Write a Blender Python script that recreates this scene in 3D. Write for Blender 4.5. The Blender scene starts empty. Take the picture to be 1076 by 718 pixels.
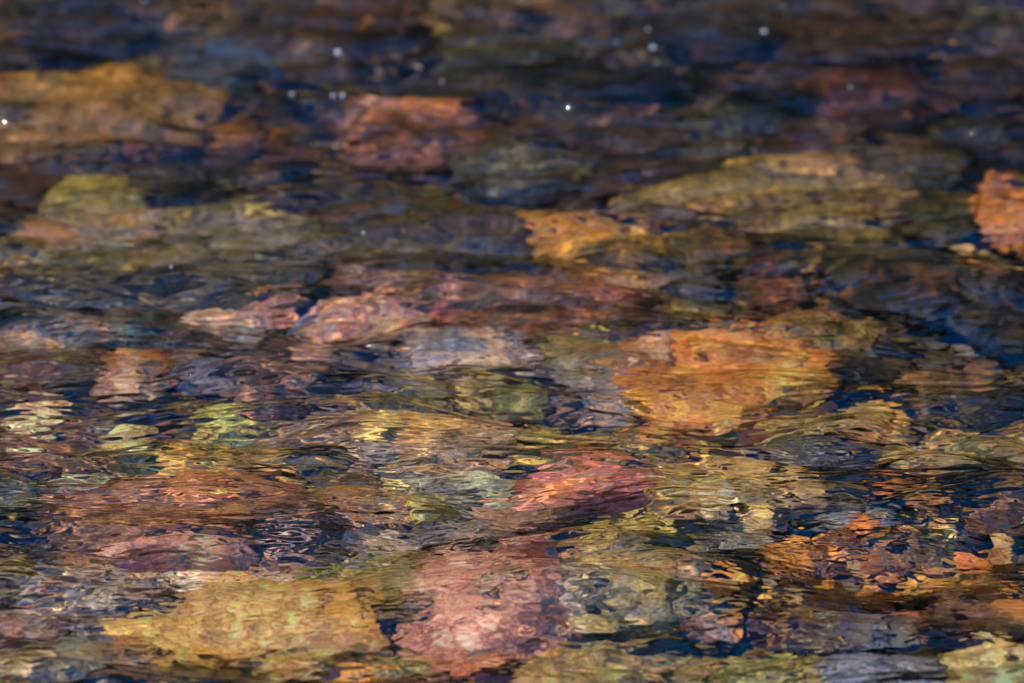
import bpy, math, random
import numpy as np
from mathutils import Vector, noise, Matrix

sc = bpy.context.scene
col = sc.collection
R = math.radians
rng = np.random.default_rng(7)
random.seed(7)

# ---------------------------------------------------------------- camera
D, PITCH, LENS = 7.0, R(19.5), 135.0
CAM = Vector((0.0, -D * math.cos(PITCH), D * math.sin(PITCH)))
cam_d = bpy.data.cameras.new('camera')
cam = bpy.data.objects.new('camera', cam_d)
col.objects.link(cam)
cam.location = CAM
cam.rotation_euler = (R(90) - PITCH, 0, 0)
cam_d.lens = LENS
cam_d.sensor_width = 36.0
cam_d.clip_start, cam_d.clip_end = 0.1, 500.0
cam_d.dof.use_dof = True
sc.camera = cam
FWD = Vector((0, math.cos(PITCH), -math.sin(PITCH)))
UP = Vector((0, math.sin(PITCH), math.cos(PITCH)))
RIGHT = Vector((1, 0, 0))
PW, PH = 1076.0, 718.0


def view_ray(px, py):
    """direction of the photograph's line of sight through (px, py)"""
    sx = (px - PW / 2) / PW * 36.0 / LENS
    sy = -(py - PH / 2) / PW * 36.0 / LENS
    return (FWD + RIGHT * sx + UP * sy).normalized()


def on_water(px, py):
    d = view_ray(px, py)
    return CAM + d * (-CAM.z / d.z)


def under_water(px, py, z):
    """where that line of sight, bent at the calm surface, reaches the depth z"""
    d = view_ray(px, py)
    p = CAM + d * (-CAM.z / d.z)
    k = 1 / 1.33
    c = -d.z
    t = d * k + Vector((0, 0, 1)) * (k * c - math.sqrt(1 - k * k * (1 - c * c)))
    return p + t * (z / t.z)


def px_size(px, py):
    """metres per photograph pixel, across the view, at the water"""
    return (on_water(px, py) - CAM).dot(FWD) * 36.0 / LENS / PW


cam_d.dof.focus_distance = (on_water(540, 530) - CAM).dot(FWD)
cam_d.dof.aperture_fstop = 2.9
cam_d.dof.aperture_blades = 0

# ---------------------------------------------------------------- light
SUN_EL, SUN_AZ = R(64), R(-60)          # azimuth from straight ahead, to the left
sd = Vector((math.sin(SUN_AZ) * math.cos(SUN_EL), math.cos(SUN_AZ) * math.cos(SUN_EL), math.sin(SUN_EL)))
sun_d = bpy.data.lights.new('sun', 'SUN')
sun_d.energy = 5.0
sun_d.angle = R(0.5)
sun_d.color = (1.0, 0.91, 0.77)
sun = bpy.data.objects.new('sun', sun_d)
col.objects.link(sun)
sun.rotation_euler = sd.to_track_quat('Z', 'Y').to_euler()
sun.location = sd * 30
sun_d.cycles.is_caustics_light = True

W = bpy.data.worlds.new('World')
sc.world = W
W.use_nodes = True
nt = W.node_tree
sky = nt.nodes.new('ShaderNodeTexSky')
sky.sky_type = 'NISHITA'
sky.sun_disc = False
sky.sun_elevation = SUN_EL
sky.sun_rotation = SUN_AZ
sky.air_density = 1.0
sky.dust_density = 0.3
sky.ozone_density = 2.5
hs = nt.nodes.new('ShaderNodeHueSaturation')
hs.inputs['Saturation'].default_value = 1.5
hs.inputs['Hue'].default_value = 0.507
hs.inputs['Value'].default_value = 1.9
nt.links.new(sky.outputs[0], hs.inputs['Color'])
nt.links.new(hs.outputs[0], nt.nodes['Background'].inputs[0])
nt.nodes['Background'].inputs[1].default_value = 0.15

sc.view_settings.view_transform = 'Standard'
sc.view_settings.look = 'None'
sc.view_settings.exposure = 0
cy = sc.cycles
cy.caustics_refractive = True
cy.caustics_reflective = False
cy.max_bounces = 6
cy.diffuse_bounces = 2
cy.glossy_bounces = 2
cy.transmission_bounces = 5
cy.use_denoising = True
cy.use_adaptive_sampling = True
cy.adaptive_threshold = 0.04
cy.sample_clamp_indirect = 6.0
cy.blur_glossy = 0.0


# ---------------------------------------------------------------- helpers
def lin(c):
    return tuple(((v / 255) / 12.92 if v / 255 < 0.04045 else ((v / 255 + 0.055) / 1.055) ** 2.4) for v in c)


PAL = dict(
    gold=(214, 150, 56), amber=(180, 112, 42), orange=(222, 124, 44), rust=(172, 98, 60), coral=(206, 138, 108),
    pink=(224, 148, 112), olive=(116, 98, 48), moss=(108, 100, 48), yolive=(158, 132, 58), tan=(170, 124, 70),
    mauve=(146, 122, 98), slate=(90, 90, 92), bluish=(86, 108, 126), brown=(116, 80, 46), umber=(92, 60, 38), dark=(40, 36, 30),
    black=(22, 21, 20), cream=(208, 192, 124), green=(104, 104, 52), peach=(224, 172, 124), teal=(108, 102, 84),
    grey=(124, 112, 92), mint=(168, 156, 112), lime=(196, 186, 78), red=(208, 108, 80), wine=(86, 62, 42),
    purple=(84, 78, 80), sand=(206, 158, 84))
GAIN = 3.2


def pal(n, g=1.0):
    c = [v * GAIN * g for v in lin(PAL[n])]
    k = min(1.0, 1.0 / max(c))
    return (c[0] * k, c[1] * k * .95, c[2] * k, 1.0)


def tag(o, label=None, cat=None, group=None, kind=None):
    if label: o['label'] = label
    if cat: o['category'] = cat
    if group: o['group'] = group
    if kind: o['kind'] = kind
    return o


def mesh_np(name, co, quads, smooth=True):
    me = bpy.data.meshes.new(name)
    me.vertices.add(len(co))
    me.vertices.foreach_set('co', np.asarray(co, np.float32).ravel())
    n = quads.shape[1]
    me.loops.add(quads.size)
    me.loops.foreach_set('vertex_index', quads.ravel().astype(np.int32))
    me.polygons.add(len(quads))
    me.polygons.foreach_set('loop_start', np.arange(0, quads.size, n, dtype=np.int32))
    me.polygons.foreach_set('use_smooth', np.full(len(quads), smooth, bool))
    me.update()
    me.validate()
    return me


def grid_mesh(name, xs, ys, f):
    X, Y = np.meshgrid(xs, ys)
    Z = f(X, Y)
    co = np.stack([X, Y, Z], -1).reshape(-1, 3)
    i = np.arange(len(xs) * len(ys)).reshape(len(ys), len(xs))
    q = np.stack([i[:-1, :-1], i[:-1, 1:], i[1:, 1:], i[1:, :-1]], -1).reshape(-1, 4)
    return mesh_np(name, co, q)


def wave_sum(X, Y, seed, n, lmin, lmax, amp, th0=math.pi / 2, spread=3.0, power=1.0):
    """n sinusoids of wavelengths lmin..lmax whose slope is about amp each"""
    r = np.random.default_rng(seed)
    Z = np.zeros_like(X)
    for _ in range(n):
        lam = lmin * (lmax / lmin) ** r.random()
        th = th0 + r.normal(0, spread)
        k = 2 * math.pi / lam
        Z += amp / k * np.sin(k * (X * math.cos(th) + Y * math.sin(th)) + r.uniform(0, 6.28))
    return Z


# ---------------------------------------------------------------- materials
def new_mat(name):
    m = bpy.data.materials.new(name)
    m.use_nodes = True
    n = m.node_tree
    return m, n, n.nodes['Principled BSDF']


def node(n, t, **k):
    x = n.nodes.new(t)
    for a, v in k.items():
        if a in x.inputs: x.inputs[a].default_value = v
        else: setattr(x, a, v)
    return x


def mixc(n, fac, a, b, mode='MIX'):
    m = n.nodes.new('ShaderNodeMix')
    m.data_type = 'RGBA'
    m.blend_type = mode
    for s, v in ((m.inputs[0], fac), (m.inputs[6], a), (m.inputs[7], b)):
        if isinstance(v, (float, int, tuple)): s.default_value = v
        else: n.links.new(v, s)
    return m.outputs[2]


def ramp(n, v, a, b):
    r = n.nodes.new('ShaderNodeMapRange')
    r.interpolation_type = 'SMOOTHSTEP'
    r.inputs[1].default_value, r.inputs[2].default_value = a, b
    n.links.new(v, r.inputs[0])
    return r.outputs[0]


def stone_material(A, B, C, seed, size, bands=0.0, g=1.0, film_k=.85, cells=.45):
    m, n, b = new_mat('stone_surface')
    tc = n.nodes.new('ShaderNodeTexCoord')
    mp = n.nodes.new('ShaderNodeMapping')
    mp.inputs['Location'].default_value = (seed * 3.71 % 50, seed * 1.37 % 50, seed * 2.11 % 50)
    n.links.new(tc.outputs['Object'], mp.inputs['Vector'])
    v = mp.outputs[0]

    def nz(scale, detail=4, rough=0.6, dist=0.0):
        x = node(n, 'ShaderNodeTexNoise', Scale=scale, Detail=detail, Roughness=rough, Distortion=dist)
        n.links.new(v, x.inputs['Vector'])
        return x.outputs[0]
    s = 1.0 / max(size, 0.03)
    big = ramp(n, nz(1.6 * s, 4, .62, .6), 0.42, 0.60)
    mid = ramp(n, nz(4.5 * s, 5, .65, .8), 0.50, 0.66)
    fine = ramp(n, nz(70, 4, .7), 0.46, 0.72)
    c = mixc(n, big, pal(A, g), pal(B, g))
    c = mixc(n, mid, c, pal(C, g))
    c = mixc(n, ramp(n, nz(30, 5, .7, 1.0), .55 + .12 * (1 - film_k), .64 + .2 * (1 - film_k)), c, mixc(n, 1.0, c, (.32, .27, .24, 1), 'MULTIPLY'))
    vo = node(n, 'ShaderNodeTexVoronoi', Scale=55.0)
    n.links.new(v, vo.inputs['Vector'])
    cell = ramp(n, vo.outputs['Distance'], 0.1, 0.7)
    c = mixc(n, fine, c, mixc(n, 1.0, c, (0.46, 0.43, 0.41, 1), 'MULTIPLY'))
    c = mixc(n, cell, mixc(n, 1.0, c, (1.4, 1.35, 1.25, 1), 'MULTIPLY'), c)
    # grain of small cemented pebbles and pits
    vc = node(n, 'ShaderNodeTexVoronoi', Scale=38.0 + seed % 9)
    wob = node(n, 'ShaderNodeTexNoise', Scale=22.0, Detail=2.0)
    n.links.new(v, wob.inputs['Vector'])
    vm = node(n, 'ShaderNodeVectorMath', operation='MULTIPLY_ADD')
    n.links.new(wob.outputs['Color'], vm.inputs[0])
    vm.inputs[1].default_value = (.025, .025, .025)
    n.links.new(v, vm.inputs[2])
    n.links.new(vm.outputs[0], vc.inputs['Vector'])
    ve = node(n, 'ShaderNodeTexVoronoi', Scale=38.0 + seed % 9, feature='DISTANCE_TO_EDGE')
    n.links.new(vm.outputs[0], ve.inputs['Vector'])
    sep = n.nodes.new('ShaderNodeSeparateColor')
    n.links.new(vc.outputs['Color'], sep.inputs[0])
    c = mixc(n, cells, c, mixc(n, 1.0, c, mixc(n, ramp(n, sep.outputs[0], 0, 1), (.60, .57, .55, 1), (1.7, 1.7, 1.7, 1)), 'MULTIPLY'))
    ed = node(n, 'ShaderNodeMath', operation='MULTIPLY')
    ed.inputs[1].default_value = cells
    n.links.new(ramp(n, ve.outputs['Distance'], .16, .02), ed.inputs[0])
    c = mixc(n, ed.outputs[0], c, mixc(n, 1.0, c, (.36, .30, .27, 1), 'MULTIPLY'))
    ge = n.nodes.new('ShaderNodeNewGeometry')

    def wn(scale, detail, dist, off):
        ad = n.nodes.new('ShaderNodeVectorMath')
        ad.inputs[1].default_value = (off, off * 1.7, off * .6)
        n.links.new(ge.outputs['Position'], ad.inputs[0])
        x = node(n, 'ShaderNodeTexNoise', Scale=scale, Detail=detail, Roughness=.68, Distortion=dist)
        n.links.new(ad.outputs[0], x.inputs['Vector'])
        return x.outputs[0]
    film = ramp(n, wn(7.0, 6, .8, 3.1), .50, .66)
    fm = n.nodes.new('ShaderNodeMath')
    fm.operation = 'MULTIPLY'
    fm.inputs[1].default_value = film_k
    n.links.new(film, fm.inputs[0])
    filmc = mixc(n, ramp(n, wn(4.0, 3, .5, 9.2), .42, .58), pal('amber', g * .7), pal('olive', g * .9))
    c = mixc(n, fm.outputs[0], c, filmc)
    dk = ramp(n, wn(17.0, 6, 1.2, 5.7), .51, .64)
    fm2 = n.nodes.new('ShaderNodeMath')
    fm2.operation = 'MULTIPLY'
    fm2.inputs[1].default_value = .85 * film_k
    n.links.new(dk, fm2.inputs[0])
    c = mixc(n, fm2.outputs[0], c, (.02, .016, .011, 1))
    if bands:
        w = node(n, 'ShaderNodeTexWave', Scale=18.0, Distortion=6.0, Detail=3.0)
        w.bands_direction = 'Y'
        n.links.new(v, w.inputs['Vector'])
        c = mixc(n, ramp(n, w.outputs['Fac'], .1, .6), mixc(n, 1.0, c, (.35, .33, .33, 1), 'MULTIPLY'), c)
    c = mixc(n, 1.0, c, (.92, .92, .92, 1), 'DARKEN')
    n.links.new(c, b.inputs['Base Color'])
    b.inputs['Roughness'].default_value = 0.7
    b.inputs['Specular IOR Level'].default_value = 0.15
    bp = node(n, 'ShaderNodeBump', Strength=0.8, Distance=0.012)
    n.links.new(nz(28, 6, .65), bp.inputs['Height'])
    n.links.new(bp.outputs[0], b.inputs['Normal'])
    return m


# ---------------------------------------------------------------- the setting
VX, VY0, VY1 = 1.35, -1.62, 2.75           # fine part of the water
BED = -0.22


def lines(a, b, step, far_a, far_b, m=26):
    mid = np.arange(a, b + step / 2, step)
    lo = a - np.geomspace(step * 2, a - far_a, m)[::-1]
    hi = b + np.geomspace(step * 2, far_b - b, m)
    return np.concatenate([lo, mid, hi])


def bed_height(X, Y):
    return BED + wave_sum(X, Y, 3, 30, 0.10, 0.9, 0.035) + wave_sum(X, Y, 4, 20, 0.03, 0.1, 0.03)


me = grid_mesh('stream_bed', lines(-1.6, 1.6, 0.012, -45, 45), lines(-1.9, 3.2, 0.012, -30, 16), bed_height)
bed = bpy.data.objects.new('stream_bed', me)
col.objects.link(bed)
tag(bed, kind='structure')
bed.cycles.is_caustics_receiver = True
m, n, b = new_mat('bed_silt')
tc = n.nodes.new('ShaderNodeTexCoord')


def bed_noise(scale, d=5):
    x = node(n, 'ShaderNodeTexNoise', Scale=scale, Detail=d, Roughness=.65)
    n.links.new(tc.outputs['Object'], x.inputs['Vector'])
    return x.outputs[0]


c = mixc(n, ramp(n, bed_noise(3), .4, .6), pal('umber'), pal('dark'))
c = mixc(n, ramp(n, bed_noise(9), .5, .65), c, pal('olive'))
c = mixc(n, ramp(n, bed_noise(60), .4, .7), c, pal('black'))
n.links.new(c, b.inputs['Base Color'])
b.inputs['Roughness'].default_value = .8
b.inputs['Specular IOR Level'].default_value = .1
bed.data.materials.append(m)

# far wooded hillside out of view, shaped to block sky mirrored in the water
hx = np.linspace(-45, 45, 240)
hy = np.linspace(12, 40, 90)


def unseen_hill_height(X, Y):
    base = -0.6 + np.clip((Y - 12.5) / 6.0, 0, 1) ** 0.7 * 12.4 + np.clip(Y - 18, 0, 99) * .12
    t = np.zeros_like(X)
    r = np.random.default_rng(5)
    for _ in range(420):                       # crowns pushing up out of the slope
        x, y, h, w = r.uniform(-45, 45), r.uniform(14, 34), r.uniform(.8, 3.4), r.uniform(.5, 1.3)
        d2 = ((X - x) / w) ** 2 + ((Y - y) / w) ** 2
        t = np.maximum(t, h * np.exp(-d2))
    return base + t * np.clip((Y - 13) / 2, 0, 1)


hill = bpy.data.objects.new('hill', grid_mesh('hill', hx, hy, unseen_hill_height))  # added hillside out of view, blocks sky mirrored in the water
col.objects.link(hill)
tag(hill, kind='structure')
m, n, b = new_mat('wooded_slope')
tc = n.nodes.new('ShaderNodeTexCoord')
c = mixc(n, ramp(n, bed_noise(1.5), .35, .65), (0.010, 0.012, 0.006, 1), (0.03, 0.028, 0.012, 1))
n.links.new(c, b.inputs['Base Color'])
b.inputs['Roughness'].default_value = .9
hill.data.materials.append(m)


# water: one sheet, real ripples
def blob(X, Y, px, py, rx, ry, rot=0.0):
    p = on_water(px, py)
    dx, dy = X - p.x, Y - p.y
    c, s = math.cos(rot), math.sin(rot)
    u, v = dx * c + dy * s, -dx * s + dy * c
    return np.exp(-(u / rx) ** 2 - (v / ry) ** 2)


def rings(X, Y, px, py, lam, slope, r0, r1):
    p = on_water(px, py)
    r = np.hypot(X - p.x, (Y - p.y))
    env = np.exp(-((r - (r0 + r1) / 2) / ((r1 - r0) / 2)) ** 4)
    return slope * lam / 6.283 * np.sin(6.283 * r / lam) * env


def ripple_masks(X, Y):
    # where the stream runs in long tight ripples, where it only dimples, where it glides
    tight = .68 + .62 * np.clip(blob(X, Y, 200, 440, .62, .42) + blob(X, Y, 520, 460, .5, .3) + .8 * blob(X, Y, 980, 450, .35, .25) + .8 * blob(X, Y, 780, 470, .35, .3), 0, 1)
    dimple = .15 + 1.0 * np.clip(blob(X, Y, 540, 640, .6, .5) + blob(X, Y, 900, 600, .4, .4) + .7 * blob(X, Y, 200, 660, .45, .35) + .6 * blob(X, Y, 740, 370, .3, .3), 0, 1)
    calm = (1 - .5 * blob(X, Y, 900, 590, .34, .42)) * (1 - .35 * blob(X, Y, 540, 680, 1.2, .35)) * (1 - .6 * blob(X, Y, 970, 310, .38, .5))
    return tight * calm, dimple * calm


def water_height(X, Y):
    near = np.clip(1 - (np.maximum(np.abs(X) - VX, 0) + np.maximum(VY0 - Y, 0) + np.maximum(Y - VY1, 0)) / .35, 0, 1)
    wx = X + wave_sum(X, Y, 11, 8, .35, 1.0, .16)
    wy = Y + wave_sum(X, Y, 12, 8, .35, 1.0, .16)
    mod = .5 + .5 * np.tanh(1.5 * wave_sum(X, Y, 13, 10, .4, 1.2, 1.0) * 5)
    glide = 1 - .7 * np.clip(blob(X, Y, 960, 300, .4, .5), 0, 1) - .5 * blob(X, Y, 890, 600, .32, .40) - .3 * blob(X, Y, 270, 665, .35, .3) - .3 * blob(X, Y, 515, 630, .25, .3)
    Z = wave_sum(wx, wy, 21, 26, .30, .9, .034, spread=.5)                 # swell of the current
    Z += glide * wave_sum(wx, wy, 22, 40, .10, .26, .038, spread=.38)
    Z += glide * (.35 + .7 * mod) * wave_sum(wx, wy, 23, 44, .04, .095, .024, spread=.42)
    Z += rings(X, Y, 890, 95, .10, .10, .03, .26)
    Z += rings(X, Y, 900, 560, .030, .02, .28, .52) * (X > .3)
    # standing swells of the current, each with a face tilted to the viewer
    for px, py, hl, A, rot in ((130, 296, 150, .009, .0), (50, 350, 70, .007, .05), (40, 390, 90, .010, .0), (420, 382, 90, .011, -.1), (520, 372, 70, .008, -.35),
                               (290, 318, 80, .008, .1), (300, 418, 130, .010, -.1), (250, 462, 130, .010, .05), (110, 500, 140, .009, .25), (280, 502, 120, .009, -.12),
                               (410, 528, 90, .008, -.1), (560, 425, 110, .009, -.15), (440, 470, 110, .007, 0), (470, 165, 120, .012, 0), (420, 62, 170, .012, 0),
                               (230, 70, 60, .012, 0), (640, 150, 80, .010, -.1), (560, 195, 120, .010, 0), (800, 30, 130, .012, 0), (880, 470, 80, .008, -.1),
                               (900, 445, 40, .007, .3), (310, 262, 110, .009, .1), (640, 400, 70, .008, -.3), (100, 690, 110, .009, .15), (660, 575, 90, .008, .0),
                               (60, 130, 90, .010, 0), (900, 230, 90, .008, 0)):
        p = on_water(px, py)
        L = hl * px_size(px, py)
        dx, dy = X - p.x, Y - p.y
        u, v = dx * math.cos(rot) + dy * math.sin(rot), -dx * math.sin(rot) + dy * math.cos(rot)
        A = A * (1.55 if 280 < py < 540 and px < 660 else 1.15)
        sg = A * 5.2
        v = v - sg * .7 + .35 * sg * np.sin(u * 14 + px)
        Z += A * np.exp(-(v / sg) ** 2) * np.exp(-(u / L) ** 4) * np.clip((py + 300) / 700, .5, 1)
    # slanting swell at the right, sloping away from the viewer
    a, b = on_water(680, 235), on_water(1100, 372)
    L = math.hypot(b.x - a.x, b.y - a.y)
    u = ((X - a.x) * (b.x - a.x) + (Y - a.y) * (b.y - a.y)) / L
    v = (-(X - a.x) * (b.y - a.y) + (Y - a.y) * (b.x - a.x)) / L
    Z += .014 * np.tanh((v + .015 * np.sin(u * 9)) / .055) * np.exp(-(v / .2) ** 2) / (1 + np.exp(-(u - .05) * 12)) / (1 + np.exp((u - L) * 12))
    return Z * (.15 + .85 * near)


me = grid_mesh('water', lines(-VX, VX, 0.0030, -40, 40, 30), lines(VY0, VY1, 0.0026, -28, 13.2, 30), water_height)
wco = np.empty(len(me.vertices) * 3, np.float32)
me.vertices.foreach_get('co', wco)
wco = wco.reshape(-1, 3)
for nm, val in zip(('tight', 'dimple'), ripple_masks(wco[:, 0].astype(float), wco[:, 1].astype(float))):
    me.attributes.new(nm, 'FLOAT', 'POINT').data.foreach_set('value', val.astype(np.float32))
water = bpy.data.objects.new('water', me)
col.objects.link(water)
tag(water, kind='structure')
water.cycles.is_caustics_caster = True
m = bpy.data.materials.new('clear_water')
m.use_nodes = True
n = m.node_tree
n.nodes.clear()
out = n.nodes.new('ShaderNodeOutputMaterial')
g = node(n, 'ShaderNodeBsdfGlass', IOR=1.33, Roughness=0.0)
g.inputs['Color'].default_value = (0.97, 0.97, 0.93, 1)
tc = n.nodes.new('ShaderNodeTexCoord')


def ripple(sx, sy, amp, attr, detail, rough, dist, rot=0.0):
    mp = n.nodes.new('ShaderNodeMapping')
    mp.inputs['Scale'].default_value = (sx, sy, 1)
    mp.inputs['Rotation'].default_value = (0, 0, rot)
    n.links.new(tc.outputs['Object'], mp.inputs['Vector'])
    x = node(n, 'ShaderNodeTexNoise', Scale=1.0, Detail=detail, Roughness=rough, Distortion=dist)
    x.noise_dimensions = '2D'
    n.links.new(mp.outputs[0], x.inputs['Vector'])
    k = node(n, 'ShaderNodeMath', operation='MULTIPLY')
    k.inputs[1].default_value = amp
    n.links.new(x.outputs[0], k.inputs[0])
    at = node(n, 'ShaderNodeAttribute', attribute_name=attr)
    k2 = node(n, 'ShaderNodeMath', operation='MULTIPLY')
    n.links.new(k.outputs[0], k2.inputs[0])
    n.links.new(at.outputs['Fac'], k2.inputs[1])
    return k2.outputs[0]


def add(a, b):
    k = node(n, 'ShaderNodeMath', operation='ADD')
    n.links.new(a, k.inputs[0])
    n.links.new(b, k.inputs[1])
    return k.outputs[0]


hgt = add(add(ripple(5.5, 19, .0115, 'tight', 1.0, .5, .6, .05), ripple(12, 32, .0058, 'tight', 1.0, .5, .5, -.12)),
          ripple(25, 34, .0080, 'dimple', 1.0, .5, .3))
bp = node(n, 'ShaderNodeBump', Strength=1.0, Distance=1.0)
n.links.new(hgt, bp.inputs['Height'])
n.links.new(bp.outputs[0], g.inputs['Normal'])
n.links.new(g.outputs[0], out.inputs[0])
water.data.materials.append(m)

# ---------------------------------------------------------------- stones
ICO = {}


def ico(level):
    if level not in ICO:
        import bmesh
        bm = bmesh.new()
        bmesh.ops.create_icosphere(bm, subdivisions=level, radius=1)
        co = np.array([v.co[:] for v in bm.verts])
        f = np.array([[v.index for v in p.verts] for p in bm.faces])
        bm.free()
        ICO[level] = (co, f)
    return ICO[level]


STONE_COLS, STONE_G = [], []


def river_stone(px, py, w, h, cols, label, top=None, flat=0.5, rot=0.0, name='river_stone', group=None, bands=0.0, rough=1.0, g=1.0, film=.85, seat=True, cells=.5):
    seed = int(px * 7 + py * 13) % 997
    r = np.random.default_rng(seed * 17 + 3)
    s = px_size(px, py)
    a = w * s / 2 * 1.2
    fore = -view_ray(px, py).z
    half = h * s / 2 / fore * 1.12
    c = min(flat * min(a, max(half * .85, a * .3)), 0.115)
    if name == 'pebble' and seat:                 # lies on whatever the line of sight meets
        half *= .9
        c = min(.55 * min(a, half), .03)
        q0 = under_water(px, py, -.03)
        q1 = under_water(px, py, -.30)
        ok, hit, _, _, _, _ = sc.ray_cast(dg, q0, (q1 - q0).normalized())
        p = hit if ok else under_water(px, py, BED)
        b = math.sqrt(max(half ** 2 - (.9 * c) ** 2, (.5 * a) ** 2))
        zc = p.z + c * .45
    else:
        if top is None:
            zt = min(BED + 0.022 + 1.7 * c, -.04)
        else:
            zt = min(top * 1.5, -.04)
            c = max(c, (zt - BED) / 2.0)
        b = math.sqrt(max(half ** 2 - (.8 * c) ** 2, (.5 * a) ** 2))
        zc = zt - c
        p = under_water(px, py, zc + c * .5)
    co, f = ico(5 if w > 45 else 4)
    P = co.copy()
    q = 3.0 - 0.6 * r.random()
    # facets: cut with random planes, softly
    for _ in range(r.integers(9, 15)):
        nrm = r.normal(size=3)
        nrm[2] = abs(nrm[2]) * .9
        nrm /= np.linalg.norm(nrm)
        dcut = r.uniform(.66, .92)
        e = P @ nrm - dcut
        P -= np.outer(np.maximum(e, 0) * .88, nrm)
    off = Vector(r.uniform(0, 60, 3).tolist())
    nn = np.empty(len(P))
    n3 = np.empty(len(P))
    for i, v in enumerate(co):
        vv = Vector(v)
        nn[i] = noise.fractal(vv * 1.3 + off, 0.9, 2.1, 4, noise_basis='PERLIN_ORIGINAL')
        n3[i] = noise.ridged_multi_fractal(vv * 2.4 + off, 1.0, 2.2, 4, 1.0, 2.0, noise_basis='PERLIN_ORIGINAL')
    P *= np.clip(1 + .24 * rough * nn - .05 * rough * (np.clip(n3, 0, 2.4) - 1), .74, 1.25)[:, None]
    P[:, 0] *= a
    P[:, 1] *= b
    P[:, 2] *= c
    cr, sr = math.cos(rot), math.sin(rot)
    x, y = P[:, 0] * cr - P[:, 1] * sr, P[:, 0] * sr + P[:, 1] * cr
    P[:, 0], P[:, 1] = x, y
    me = mesh_np(name, P, f)
    o = bpy.data.objects.new(name, me)
    col.objects.link(o)
    o.location = (p.x, p.y, zc)
    cols = cols.split()
    while len(cols) < 3: cols.append(cols[-1])
    STONE_COLS.append(cols[:3])
    STONE_G.append(g)
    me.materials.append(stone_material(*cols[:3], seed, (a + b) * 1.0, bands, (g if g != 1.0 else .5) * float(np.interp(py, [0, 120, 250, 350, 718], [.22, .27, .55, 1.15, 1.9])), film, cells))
    tag(o, label, 'stone' if name != 'pebble' else 'pebble', group)
    o.cycles.is_caustics_receiver = True
    return o


ROWS = []


def S(*a, **k): ROWS.append((a, k))


# top band, far from the camera and out of focus
S(98, 102, 235, 92, 'tan gold olive', 'large golden brown boulder at the upper left with a dark hollow under it', flat=.62, g=1.10, film=.6)
S(168, 136, 86, 34, 'amber rust mauve', 'small orange brown stone tucked below the upper left golden boulder')
S(246, 134, 58, 52, 'brown amber slate', 'broken brown stone between the upper left golden boulder and the rust red rock')
S(238, 62, 96, 58, 'bluish slate bluish', 'smooth blue grey stone near the top, right of the golden boulder', flat=.6, g=1.1)
S(95, 30, 120, 52, 'slate dark black', 'dark bluish stone in the upper left corner above the golden boulder')
S(322, 58, 96, 34, 'mauve brown tan', 'pinkish tan stone near the top, right of the smooth blue grey stone')
S(372, 20, 130, 48, 'brown amber umber', 'dull orange brown stone on the top edge, left of the centre')
S(406, 44, 70, 40, 'brown mauve tan', 'brown mauve stone above the rust red rock, left of the mossy green one')
S(530, 44, 150, 44, 'moss yolive olive', 'mossy green stone at the top above the rust red rock')
S(470, 88, 200, 34, 'olive slate tan', 'olive and blue slab lying just behind the rust red rock')
S(432, 114, 128, 46, 'orange coral rust', 'rust red rock near the top with a lumpy bright face', flat=.75, top=-.05, g=2.0)
S(432, 154, 146, 36, 'coral pink slate', 'pink and blue stone directly in front of the rust red rock')
S(600, 120, 90, 30, 'tan brown olive', 'thin tan stone to the right of the rust red rock')
S(668, 138, 110, 54, 'slate brown tan', 'blue grey rounded stone with brown flecks near the top', flat=.62)
S(640, 74, 120, 40, 'dark slate umber', 'dark slate stone below the top edge, right of the mossy green one')
S(552, 170, 140, 46, 'teal olive mint', 'pale teal stone behind the deep gold boulder')
S(655, 182, 130, 34, 'wine purple brown', 'purplish brown slab between the flecked blue grey stone and the deep gold boulder')
S(760, 28, 120, 54, 'slate purple dark', 'dark blue stone under the top edge, right of the centre')
S(898, 40, 140, 40, 'brown umber wine', 'dark brown slab at the top right behind the ringed eddy')
S(925, 90, 130, 56, 'umber rust black', 'rusty brown stone beneath the round eddy at the upper right', g=.5, flat=.55)
S(805, 80, 100, 46, 'slate amber dark', 'small blue and amber stone left of the round eddy')
S(806, 122, 60, 26, 'slate slate purple', 'flat slate pebble in front of the round eddy', name='pebble')
S(866, 130, 96, 32, 'brown mauve umber', 'grey brown stone in front of the round eddy')
S(1034, 76, 80, 50, 'umber brown black', 'dark rusty stone near the upper right corner', g=.5)
S(1036, 134, 110, 56, 'dark black olive', 'nearly black stone under the dark rusty corner stone', g=.5)
S(860, 156, 130, 34, 'wine rust umber', 'dark red brown stone behind the broad tan boulder', g=0.42)
S(752, 150, 120, 54, 'moss olive mauve', 'green mossy stone to the left behind the broad tan boulder')
S(30, 186, 96, 52, 'wine brown umber', 'dim reddish brown stone at the left edge below the golden boulder')
S(95, 198, 110, 46, 'yolive olive moss', 'bright yellow olive stone at the left, above the broad grey olive boulder', top=-.06, g=1.5, film=.4)
S(178, 180, 90, 34, 'slate olive mauve', 'bluish stone right of the bright yellow olive stone')
S(176, 256, 330, 88, 'olive grey yolive', 'broad grey olive boulder on the left', flat=.5, g=.75)
S(280, 230, 84, 40, 'yolive olive gold', 'yellow olive stone on the right shoulder of the broad grey olive boulder', top=-.05, g=1.2, film=.4)
S(836, 204, 270, 84, 'tan yolive olive', 'broad tan boulder at the upper right with wavy stripes', flat=.5, g=.8)
S(932, 166, 140, 42, 'olive yolive umber', 'olive brown stone behind the right end of the broad tan boulder')
S(986, 216, 110, 50, 'olive moss dark', 'dark olive stone between the broad tan boulder and the bright orange edge rock')
S(1072, 216, 76, 76, 'orange coral amber', 'bright orange rock cut by the right edge of the picture', flat=.7, top=-.04, g=1.3)
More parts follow.
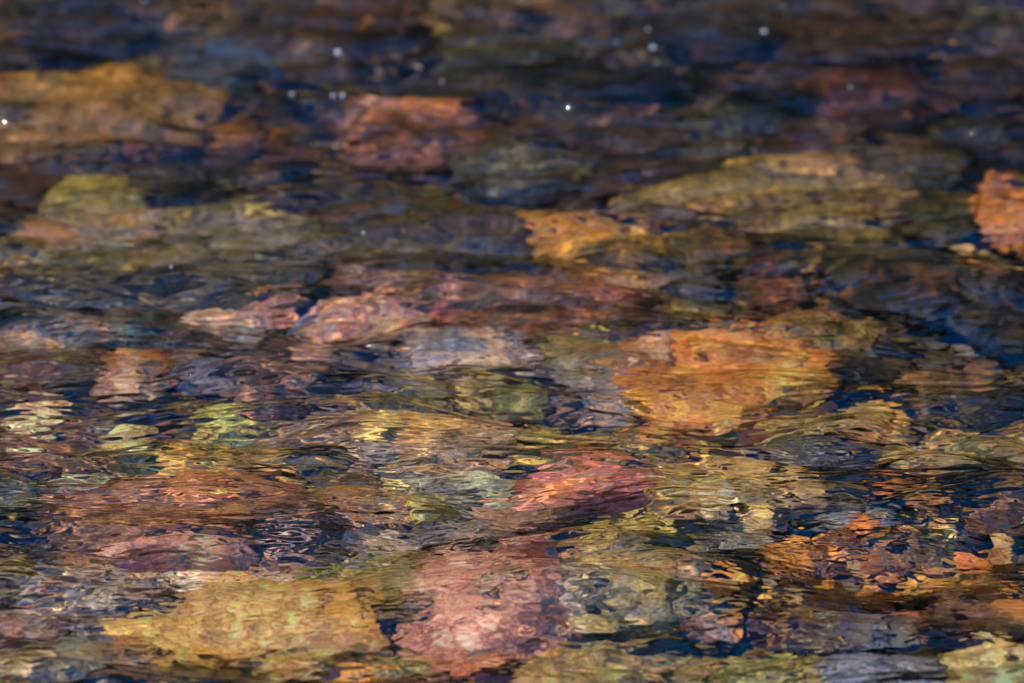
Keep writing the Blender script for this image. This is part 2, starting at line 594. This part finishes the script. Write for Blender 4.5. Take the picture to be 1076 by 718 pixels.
S(440, 242, 220, 96, 'olive umber slate', 'dark olive boulder with bluish ripples, left of the deep gold boulder', flat=.5)
S(590, 243, 200, 72, 'amber gold olive', 'deep gold boulder above the centre with a dark crack below it', flat=.7, top=-.05, g=1.2, film=.6)
S(742, 256, 100, 40, 'olive yolive amber', 'small olive stone to the right of the deep gold boulder')
S(706, 210, 90, 40, 'purple mauve olive', 'dim purple stone behind the right end of the deep gold boulder')
# middle band
S(655, 283, 90, 22, 'tan gold mauve', 'narrow tan ledge along the foot of the deep gold boulder')
S(424, 290, 130, 44, 'mauve pink brown', 'mauve pink stone behind the left end of the long brown slab')
S(352, 268, 70, 40, 'wine mauve brown', 'small wine brown stone right of the broad grey olive boulder')
S(556, 318, 250, 74, 'brown rust mauve', 'long brown slab in the middle of the stream', flat=.45, top=-.06)
S(716, 292, 80, 40, 'slate grey olive', 'grey speckled stone between the long brown slab and the rust patch')
S(818, 296, 70, 36, 'wine rust umber', 'dim rust stone behind the striped olive stone', g=.45)
S(740, 322, 90, 32, 'olive dark moss', 'dark olive stone behind the blazing orange boulder')
S(6, 290, 40, 36, 'gold amber peach', 'small gold stone at the left edge below the broad grey olive boulder')
S(80, 300, 150, 28, 'slate olive purple', 'blue grey slab at the left in front of the broad grey olive boulder')
S(250, 290, 150, 40, 'slate olive purple', 'bluish olive slab below the right end of the broad grey olive boulder')
S(48, 350, 132, 48, 'grey mauve tan', 'pale mauve grey stone at the left under the twig', top=-.06)
S(138, 338, 48, 26, 'mint cream grey', 'small pale stone right of the twig', name='pebble')
S(160, 314, 110, 24, 'olive umber dark', 'dark olive slab behind the small pale stone right of the twig')
S(232, 330, 76, 40, 'coral mauve peach', 'coral stone with blue streaks left of the black gap', g=1.35)
S(288, 314, 60, 26, 'coral rust umber', 'little coral stone behind the black gap', g=1.35)
S(352, 324, 90, 36, 'coral mauve slate', 'pink and blue stone to the right of the black gap', g=1.35)
S(404, 326, 104, 46, 'coral peach rust', 'bright coral stone touching the left end of the long brown slab', top=-.05, g=2.56, film=.2)
S(332, 374, 44, 34, 'peach coral coral', 'bright pink pebble alone in a blue hollow at the left centre', name='pebble', top=-.05, g=1.89, film=.2)
S(140, 384, 74, 42, 'peach orange coral', 'bright peach orange stone at the left below the small pale stone', top=-.05, g=2.56, film=.2)
S(46, 384, 130, 34, 'olive umber moss', 'dark olive slab at the left edge under the mauve grey stone')
S(226, 392, 90, 32, 'slate brown purple', 'blue brown stone right of the bright peach orange stone')
S(288, 402, 76, 36, 'brown coral slate', 'bronze stone with blue sheen below the black gap')
S(412, 380, 130, 40, 'slate purple mauve', 'deep blue stone in the hollow below the bright coral stone')
S(500, 366, 150, 48, 'mauve slate peach', 'peach stone with slanting streaks in front of the long brown slab', g=.75, film=.6, top=-.055)
S(622, 358, 96, 38, 'olive moss yolive', 'olive stone left of the blazing orange boulder')
S(622, 384, 90, 30, 'teal grey olive', 'teal grey stone below the olive one, left of the blazing orange boulder')
S(632, 408, 90, 36, 'mauve slate tan', 'mauve blue stone at the lower left foot of the blazing orange boulder')
S(760, 380, 198, 104, 'orange amber gold', 'blazing orange boulder right of the centre, the largest bright rock', flat=.72, top=-.03, g=1.8, film=.4, cells=.6, rough=.6)
S(692, 366, 72, 54, 'peach orange coral', 'peach stone leaning on the left side of the blazing orange boulder', g=1.3, film=.4, top=-.035)
S(742, 428, 124, 44, 'gold orange tan', 'gold stone at the near foot of the blazing orange boulder', g=1.5, film=.3, top=-.05)
S(828, 392, 84, 54, 'gold orange yolive', 'gold stone at the right shoulder of the blazing orange boulder', g=1.5, film=.3, top=-.035)
S(852, 341, 112, 46, 'tan olive yolive', 'olive stone with dark stripes behind the blazing orange boulder', top=-.05, bands=1)
S(960, 300, 150, 50, 'dark slate black', 'slab tinted dark as shade under the slanting blue ripple at the right', g=.3)  # tree shade at the right put into the stone's colour
S(1040, 320, 110, 60, 'black dark slate', 'stone tinted black as shade at the right edge under the bright orange edge rock', g=.3)  # black base colour stands for shade
S(935, 268, 130, 36, 'slate olive dark', 'blue grey slab at the right, left of the bright orange edge rock', g=.4)  # gain lowered: shade set into the colour
S(978, 402, 66, 36, 'olive tan dark', 'small olive oval stone at the right among dark stones', bands=1, g=.5)
S(1044, 404, 70, 36, 'olive dark dark', 'dim brown olive stone at the right edge', g=.45)  # darkened colours carry the shade at the right
S(905, 374, 90, 44, 'black dark slate', 'stone tinted black as shade right of the blazing orange boulder', g=.3)  # shade painted as black base colour
S(900, 432, 96, 34, 'amber yolive olive', 'gold olive stone in front of the shade-tinted stone by the blazing orange boulder')
S(838, 448, 70, 34, 'olive yolive dark', 'olive stone at the lower right of the blazing orange boulder')
S(1024, 462, 170, 44, 'tan yolive olive', 'wide tan olive slab under curved ripples at the right edge', top=-.06, g=.6)
S(868, 474, 120, 26, 'purple slate mauve', 'narrow bluish slab below the blazing orange boulder', g=.5)
S(432, 414, 76, 34, 'yolive olive moss', 'yellow olive stone left of the green stone')
S(500, 408, 60, 26, 'yolive olive cream', 'small yellow olive stone touching the green stone')
S(548, 414, 66, 28, 'green moss olive', 'green stone at the centre of the stream', top=-.05)
S(44, 434, 50, 30, 'peach cream tan', 'pale peach pebble near the left edge', name='pebble', top=-.045, g=1.89, film=.2)
S(130, 456, 76, 42, 'cream sand yolive', 'pale yellow stone to the right of the peach pebble', top=-.05, g=1.89, film=.2)
S(254, 440, 76, 20, 'yolive lime olive', 'yellow green stone left of the reddish brown ledge')
S(256, 458, 76, 16, 'lime cream mint', 'pale lime stone in front of the yellow green one', g=1.35)
S(330, 452, 110, 34, 'brown tan mauve', 'reddish brown ledge left of the centre')
S(50, 470, 80, 28, 'brown rust tan', 'reddish brown stone at the left edge below the peach pebble')
S(450, 446, 190, 30, 'brown amber olive', 'long brown ledge behind the pale mint stone', g=1.35)
S(440, 470, 170, 26, 'mauve tan peach', 'long mauve tan ledge directly behind the pale mint stone')
S(640, 456, 180, 44, 'olive yolive umber', 'wide olive slab between the orange boulder and the red stone', flat=.35)
# near band
S(212, 486, 170, 22, 'olive yolive amber', 'narrow olive yellow slab at the left behind the curved blue ripple')
S(188, 500, 100, 24, 'amber tan gold', 'thin amber slab just behind the curved blue ripple')
S(90, 508, 70, 26, 'mint cream olive', 'pale green stone at the left behind the long red brown rock')
S(22, 520, 70, 40, 'olive teal moss', 'dim green stone at the left edge behind the long red brown rock')
S(196, 534, 290, 64, 'brown rust pink', 'long red brown rock on the left under a curved ripple', flat=.4, rot=.05)
S(134, 572, 80, 34, 'coral pink rust', 'pink red stone at the left in front of the long red brown rock', g=1.3, film=.4, top=-.05)
S(206, 570, 100, 32, 'peach coral orange', 'orange pink stone right of the pink red one', g=1.3, film=.4, top=-.055)
S(292, 548, 80, 30, 'pink mauve slate', 'rosy mauve stone at the right end of the long red brown rock')
S(290, 582, 84, 30, 'umber mauve brown', 'dim mauve brown stone behind the wide gold boulder')
S(120, 610, 150, 50, 'mauve grey tan', 'mauve grey slab left behind the wide gold boulder')
S(236, 602, 130, 40, 'mauve tan amber', 'mauve tan stone leaning on the back of the wide gold boulder', g=1.1, film=.5)
S(263, 653, 250, 104, 'gold sand brown', 'wide bright gold boulder at the lower left', flat=.5, top=-.035, g=2.4, film=.42, cells=.55)
S(228, 694, 120, 40, 'gold amber umber', 'gold stone at the near foot of the wide gold boulder', g=1.6, film=.3)
S(344, 628, 96, 56, 'gold tan yolive', 'gold stone at the right end of the wide gold boulder', g=1.6, film=.3, top=-.05)
S(342, 604, 76, 40, 'green moss olive', 'dull green stone behind the right end of the wide gold boulder')
S(28, 652, 84, 48, 'coral mauve tan', 'dull pink stone at the left edge near the bottom', top=-.05)
S(90, 640, 90, 36, 'slate mauve teal', 'blue grey stone between the dull pink stone and the wide gold boulder')
S(112, 678, 110, 44, 'slate teal olive', 'speckled blue green stone at the lower left by the wide gold boulder')
S(52, 700, 110, 40, 'olive teal slate', 'olive grey stone in the lower left corner')
S(380, 668, 70, 50, 'gold amber tan', 'small gold stone between the wide gold boulder and the pink boulder', g=1.5, film=.3)
S(370, 706, 90, 28, 'amber orange olive', 'amber stone on the bottom edge, left of the pink boulder')
S(484, 500, 110, 38, 'mint teal cream', 'pale mint stone left of the red stone', g=.9, top=-.05)
S(424, 502, 60, 30, 'sand cream olive', 'sandy yellow stone touching the left of the pale mint stone', g=1.35)
S(448, 528, 50, 24, 'lime yolive mint', 'small lime green stone in front of the pale mint stone', top=-.05)
S(392, 524, 96, 26, 'amber mauve tan', 'amber mauve stone left of the small lime green stone')
S(340, 500, 90, 28, 'olive umber dark', 'dark olive stone left of the sandy yellow one')
S(623, 498, 138, 56, 'red rust coral', 'red stone right of the centre, the reddest in the stream', flat=.7, top=-.035, g=1.5, film=.3, rough=.4)
S(556, 524, 130, 48, 'wine coral mauve', 'brownish pink stone trailing to the left of the red stone', rot=.25)
S(480, 552, 110, 34, 'mauve teal tan', 'mauve grey stone behind the pink boulder')
S(400, 560, 110, 34, 'slate mauve olive', 'blue mauve stone left behind the pink boulder')
S(764, 504, 154, 74, 'sand gold mauve', 'rounded tan gold boulder right of the red stone', flat=.62, top=-.04, g=1.2, film=.5)
S(668, 550, 90, 44, 'yolive olive moss', 'yellow olive stone in front of the red stone', top=-.06)
S(660, 610, 150, 90, 'olive grey moss', 'olive grey stone to the right of the pink boulder', flat=.5)
S(516, 622, 186, 124, 'pink coral pink', 'large pink boulder at the bottom centre dotted with small pebbles', flat=.62, top=-.045, g=1.6, rough=.5, film=.15, cells=.7)
S(556, 572, 60, 36, 'coral peach pink', 'coral knob at the back of the large pink boulder', g=1.5, film=.2, top=-.035)
S(444, 630, 36, 20, 'coral peach mauve', 'ringed pink pebble on the left flank of the large pink boulder', name='pebble', top=-.036)
S(540, 608, 26, 16, 'grey sand olive', 'grey pebble on top of the large pink boulder', name='pebble', top=-.036)
S(518, 592, 30, 14, 'peach pink coral', 'peach pebble resting on the back of the large pink boulder', name='pebble', top=-.036)
S(512, 622, 28, 18, 'mauve peach coral', 'mauve pebble in the middle of the large pink boulder', name='pebble', top=-.036)
S(400, 606, 110, 60, 'moss olive teal', 'mossy grey green stone to the left of the large pink boulder')
S(500, 684, 130, 40, 'brown rust pink', 'brown red stone at the near foot of the large pink boulder')
S(416, 690, 80, 30, 'olive moss amber', 'olive stone on the bottom edge in front of the small gold stone')
S(660, 652, 140, 28, 'slate teal grey', 'slate slab at the right foot of the large pink boulder')
S(652, 694, 190, 52, 'olive tan yolive', 'olive tan slab on the bottom edge with a dark line behind it', flat=.4, top=-.06)
S(850, 520, 110, 32, 'dark olive black', 'stone tinted dark as shade to the right of the rounded tan gold boulder', g=.3)  # lower right stones: tree dapple put into dark base colours
S(900, 540, 110, 26, 'teal slate dark', 'dark teal stone behind the gold pebbles at the lower right', g=.5)
S(970, 548, 50, 24, 'gold sand amber', 'bright gold pebble right of the dark teal stone', g=1.6, film=.2, name='pebble', top=-.045)
S(1044, 530, 64, 26, 'amber tan umber', 'amber stone at the right edge below the wide tan olive slab', top=-.06)
S(1056, 570, 44, 28, 'gold amber tan', 'gold amber stone at the right edge above the dark brown boulder', g=1.4, film=.3, top=-.055)
S(754, 616, 58, 30, 'gold orange amber', 'orange gold pebble lying left of the twin gold stones', g=1.6, film=.2, name='pebble', top=-.05)
S(874, 613, 38, 30, 'gold orange amber', 'left one of the twin gold stones at the lower right', top=-.036, g=1.8, film=.1, cells=.3)
S(917, 611, 42, 28, 'gold orange amber', 'right one of the twin gold stones at the lower right', top=-.036, g=1.8, film=.1, cells=.3)
S(745, 642, 60, 30, 'amber gold umber', 'dull gold stone below the orange gold pebble', g=1.3, film=.4)
S(820, 632, 40, 26, 'mint grey olive', 'pale green pebble left of the twin gold stones', name='pebble')
S(736, 656, 60, 24, 'mauve pink umber', 'pinkish pebble right of the slate slab', name='pebble')
S(1006, 603, 90, 14, 'gold amber tan', 'thin gold slab behind the dark brown boulder', g=1.5, film=.2, top=-.05)
S(972, 616, 46, 16, 'gold orange tan', 'thin orange pebble in front of the thin gold slab', g=1.5, film=.2, name='pebble', top=-.05)
S(886, 572, 60, 32, 'umber amber dark', 'rusty brown pebble behind the twin gold stones', g=.5, name='pebble')
S(826, 580, 70, 32, 'umber amber dark', 'dim amber stone left behind the twin gold stones', g=.5)
S(936, 570, 60, 34, 'dark brown tan', 'small dark brown stone right behind the twin gold stones', g=.5)
S(770, 570, 90, 34, 'dark teal olive', 'dark green stone in front of the rounded tan gold boulder', g=.5)
S(986, 582, 50, 34, 'black dark umber', 'small stone tinted black as shade left of the gold amber one at the right edge', g=.5)  # black base colour in place of dappled shade
S(1036, 640, 130, 64, 'umber dark olive', 'dark brown boulder at the right edge above the cream boulder', flat=.55, g=.4)
S(906, 656, 100, 34, 'purple slate umber', 'purple slate stone below the twin gold stones', g=.5)
S(956, 652, 60, 28, 'umber rust dark', 'dark rust stone right of the purple slate stone', g=.5)
S(850, 664, 90, 34, 'umber dark olive', 'dark brown stone left of the purple slate stone', g=.5)
S(1050, 700, 100, 70, 'cream sand yolive', 'pale cream boulder in the lower right corner', flat=.6, top=-.04, g=1.2, rough=.6)
S(790, 700, 150, 40, 'green olive moss', 'green slab on the bottom edge between the olive tan slab and the cream boulder')
S(924, 704, 120, 34, 'slate dark teal', 'dark blue stone on the bottom edge left of the cream boulder', g=.5)

# the big stones bed in first, the pebbles settle on top of them
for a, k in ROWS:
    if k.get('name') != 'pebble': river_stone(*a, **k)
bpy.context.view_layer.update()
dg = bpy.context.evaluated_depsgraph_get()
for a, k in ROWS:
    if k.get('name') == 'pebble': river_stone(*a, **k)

# a thin twig on the bed
def tube(name, pts, rad, mat, seg=8):
    co, q = [], []
    for i, p in enumerate(pts):
        d = (pts[min(i + 1, len(pts) - 1)] - pts[max(i - 1, 0)]).normalized()
        u = d.cross(Vector((0, 0, 1))).normalized()
        v = u.cross(d)
        for k in range(seg):
            t = 6.2832 * k / seg
            co.append((p + (u * math.cos(t) + v * math.sin(t)) * rad[i])[:])
    for i in range(len(pts) - 1):
        for k in range(seg):
            q.append((i * seg + k, i * seg + (k + 1) % seg, (i + 1) * seg + (k + 1) % seg, (i + 1) * seg + k))
    o = bpy.data.objects.new(name, mesh_np(name, np.array(co), np.array(q)))
    col.objects.link(o)
    o.data.materials.append(mat)
    o.cycles.is_caustics_receiver = True
    return o


a_, b_ = under_water(48, 325, -.045), under_water(108, 350, -.05)
pts, rad = [], []
for i in range(25):
    t = i / 24
    p = a_.lerp(b_, t)
    p += Vector((0, .006 * math.sin(t * 9), .004 * math.sin(t * 7 + 1)))
    pts.append(p)
    rad.append(.0045 * (1 - .6 * t) + .0008 * math.sin(t * 23))
tube('twig', pts, rad, stone_material('amber', 'brown', 'umber', 901, .1))
tag(bpy.data.objects['twig'], 'thin brown twig lying over the pale mauve grey stone at the left', 'twig')

# loose gravel between the stones: one mass nobody could count
ANCH = []
for o in list(col.objects):
    if o.get('category') in ('stone', 'pebble'):
        ANCH.append((o.location.x, o.location.y))
ANCH_COL = STONE_COLS
ax = np.array(ANCH)
co, f = ico(2)
NG = 10000
V, F, C = [], [], []
r = np.random.default_rng(99)
GOLDZ = [(under_water(*q[:2], BED), q[2]) for q in [(1030, 560, .16), (900, 590, .14), (750, 620, .12), (960, 545, .1), (420, 640, .12), (1020, 250, .15), (690, 450, .12)]]
SHADEZ = [(under_water(*q[:2], BED), q[2]) for q in [(315, 350, .1), (400, 358, .1), (612, 542, .09), (950, 300, .3), (1050, 300, .25), (900, 400, .2),
         (870, 520, .3), (960, 570, .22), (800, 580, .2), (940, 640, .25), (1020, 660, .2), (530, 130, .12), (30, 150, .15), (178, 55, .08)]]  # gap and tree shade put into the gravel colour here
gx = r.uniform(-1.6, 1.6, NG)
gy = r.uniform(-1.8, 3.0, NG)
gs = .008 * np.exp(r.exponential(.55, NG)).clip(0, 5)
gz = bed_height(gx, gy)
bpy.context.view_layer.update()
dg = bpy.context.evaluated_depsgraph_get()
STONE_OF = {o.name: k for k, o in enumerate([o for o in col.objects if o.get('category') in ('stone', 'pebble')])}
for i in range(NG):
    lodged = None
    if r.random() < .75:                        # grains lodged on the stones themselves
        ok_, hit, nrm_, _, ob_, _ = sc.ray_cast(dg, Vector((gx[i], gy[i], -.034)), Vector((0, 0, -1)))
        if ok_ and ob_.name in STONE_OF and r.random() < .55:
            lodged = STONE_OF[ob_.name]
            gs[i] = min(gs[i] * .7, .012)
            gz[i] = hit.z - gs[i] * .15
    if lodged is not None and STONE_G[lodged] >= 1.25 and r.random() < .75: continue
    d = np.hypot(ax[:, 0] - gx[i], ax[:, 1] - gy[i])
    k = np.argsort(d)[r.integers(0, 4)]
    name_ = ANCH_COL[k][r.integers(0, 3)] if r.random() < .6 else ['umber', 'dark', 'olive', 'grey', 'black', 'brown'][r.integers(0, 6)]
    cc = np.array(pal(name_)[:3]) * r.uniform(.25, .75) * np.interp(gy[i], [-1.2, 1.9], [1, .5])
    if lodged is not None:
        cc = (np.array(pal(ANCH_COL[lodged][r.integers(0, 3)])[:3]) * .75 + .25 * cc) * (r.uniform(.2, .65) if STONE_G[lodged] < 1.25 else r.uniform(.8, 1.3))
    for z_, rad_ in SHADEZ:
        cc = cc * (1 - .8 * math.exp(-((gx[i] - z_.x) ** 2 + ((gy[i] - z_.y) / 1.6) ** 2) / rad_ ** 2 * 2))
    for z_, rad_ in GOLDZ:
        if lodged is None and r.random() < .6 * math.exp(-((gx[i] - z_.x) ** 2 + ((gy[i] - z_.y) / 1.6) ** 2) / rad_ ** 2 * 2):
            cc = np.array(pal(['gold', 'amber', 'sand', 'orange'][r.integers(0, 4)])[:3]) * r.uniform(.8, 1.3)
            gs[i] = max(gs[i], r.uniform(.011, .022))
            gz[i] += r.uniform(0.005, .05)
    q, _ = np.linalg.qr(r.normal(size=(3, 3)))
    P = co * (1 + .18 * np.sin(co @ r.normal(size=3) * 2.5 + r.uniform(0, 6)))[:, None]
    P = (P * r.uniform(.6, 1.3, 3)) @ q.T
    P = P * gs[i] * np.array([1.25, 1.1, .7])
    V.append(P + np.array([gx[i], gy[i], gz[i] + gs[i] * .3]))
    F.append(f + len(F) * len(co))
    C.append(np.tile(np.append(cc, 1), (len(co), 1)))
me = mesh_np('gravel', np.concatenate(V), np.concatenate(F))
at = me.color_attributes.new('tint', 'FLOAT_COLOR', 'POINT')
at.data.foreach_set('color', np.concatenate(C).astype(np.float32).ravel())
gravel = bpy.data.objects.new('gravel', me)
col.objects.link(gravel)
tag(gravel, 'mixed brown and olive gravel filling the gaps between the stones', None, None, 'stuff')
gravel.cycles.is_caustics_receiver = True
m, n, b = new_mat('gravel_grain')
at = node(n, 'ShaderNodeAttribute', attribute_name='tint')
tc = n.nodes.new('ShaderNodeTexCoord')
n.links.new(mixc(n, ramp(n, bed_noise(90), .35, .7), at.outputs[0], mixc(n, 1.0, at.outputs[0], (.5, .5, .5, 1), 'MULTIPLY')), b.inputs['Base Color'])
b.inputs['Roughness'].default_value = .7
b.inputs['Specular IOR Level'].default_value = .15
gravel.data.materials.append(m)

# white beads added on the surface to stand for sun glints
m, n, b = new_mat('glint_white')
b.inputs['Base Color'].default_value = (.98, .93, .86, 1)
b.inputs['Roughness'].default_value = .25
GLINTS = [(355, 58, 1.3, 'brightest glint bead near the top, above the rust red rock'),
       (307, 104, .7, 'tiny glint bead left of the rust red rock, outermost of its row'),
       (350, 106, .75, 'tiny glint bead at the left tip of the rust red rock'),
       (360, 105, .9, 'tiny glint bead right beside the left tip of the rust red rock'),
       (464, 82, .5, 'faint glint bead behind the rust red rock'), (580, 99, .6, 'tiny glint bead right of the rust red rock'),
       (648, 43, .55, 'tiny glint bead at the top right of the mossy green stone'),
       (686, 51, 1.1, 'bright glint bead near the top, right of the mossy green stone'),
       (690, 59, .55, 'faint glint bead just below a bright one near the top'),
       (803, 34, 1.2, 'bright lone glint bead over the dark blue top stone'),
       (893, 97, .5, 'glint bead in the middle of the round eddy'), (152, 11, .6, 'glint bead near the upper left corner'),
       (681, 20, .7, 'faint glint bead just under the top edge'),
       (382, 249, .5, 'tiny glint bead over the dark olive boulder'), (180, 283, .5, 'tiny glint bead over the grey olive boulder')]
co, f = ico(3)
wz = {}
bme = mesh_np('glint_bead', co * .0052, f)
bme.materials.append(m)
first = None
for px, py, k, lab in GLINTS:
    p = on_water(px, py)
    o = bpy.data.objects.new('glint_bead', bme) if first is None else first.copy()
    first = first or o
    if o.name not in col.objects: col.objects.link(o)
    z = float(water_height(np.array([[p.x]]), np.array([[p.y]]))[0, 0])
    o.location = (p.x, p.y, z + .0015)
    o.scale = (k, k, k * .8)
    tag(o, lab, 'bubble', 'white beads for sun glints on the water')  # category 'bubble' holds the beads that stand for sun glints
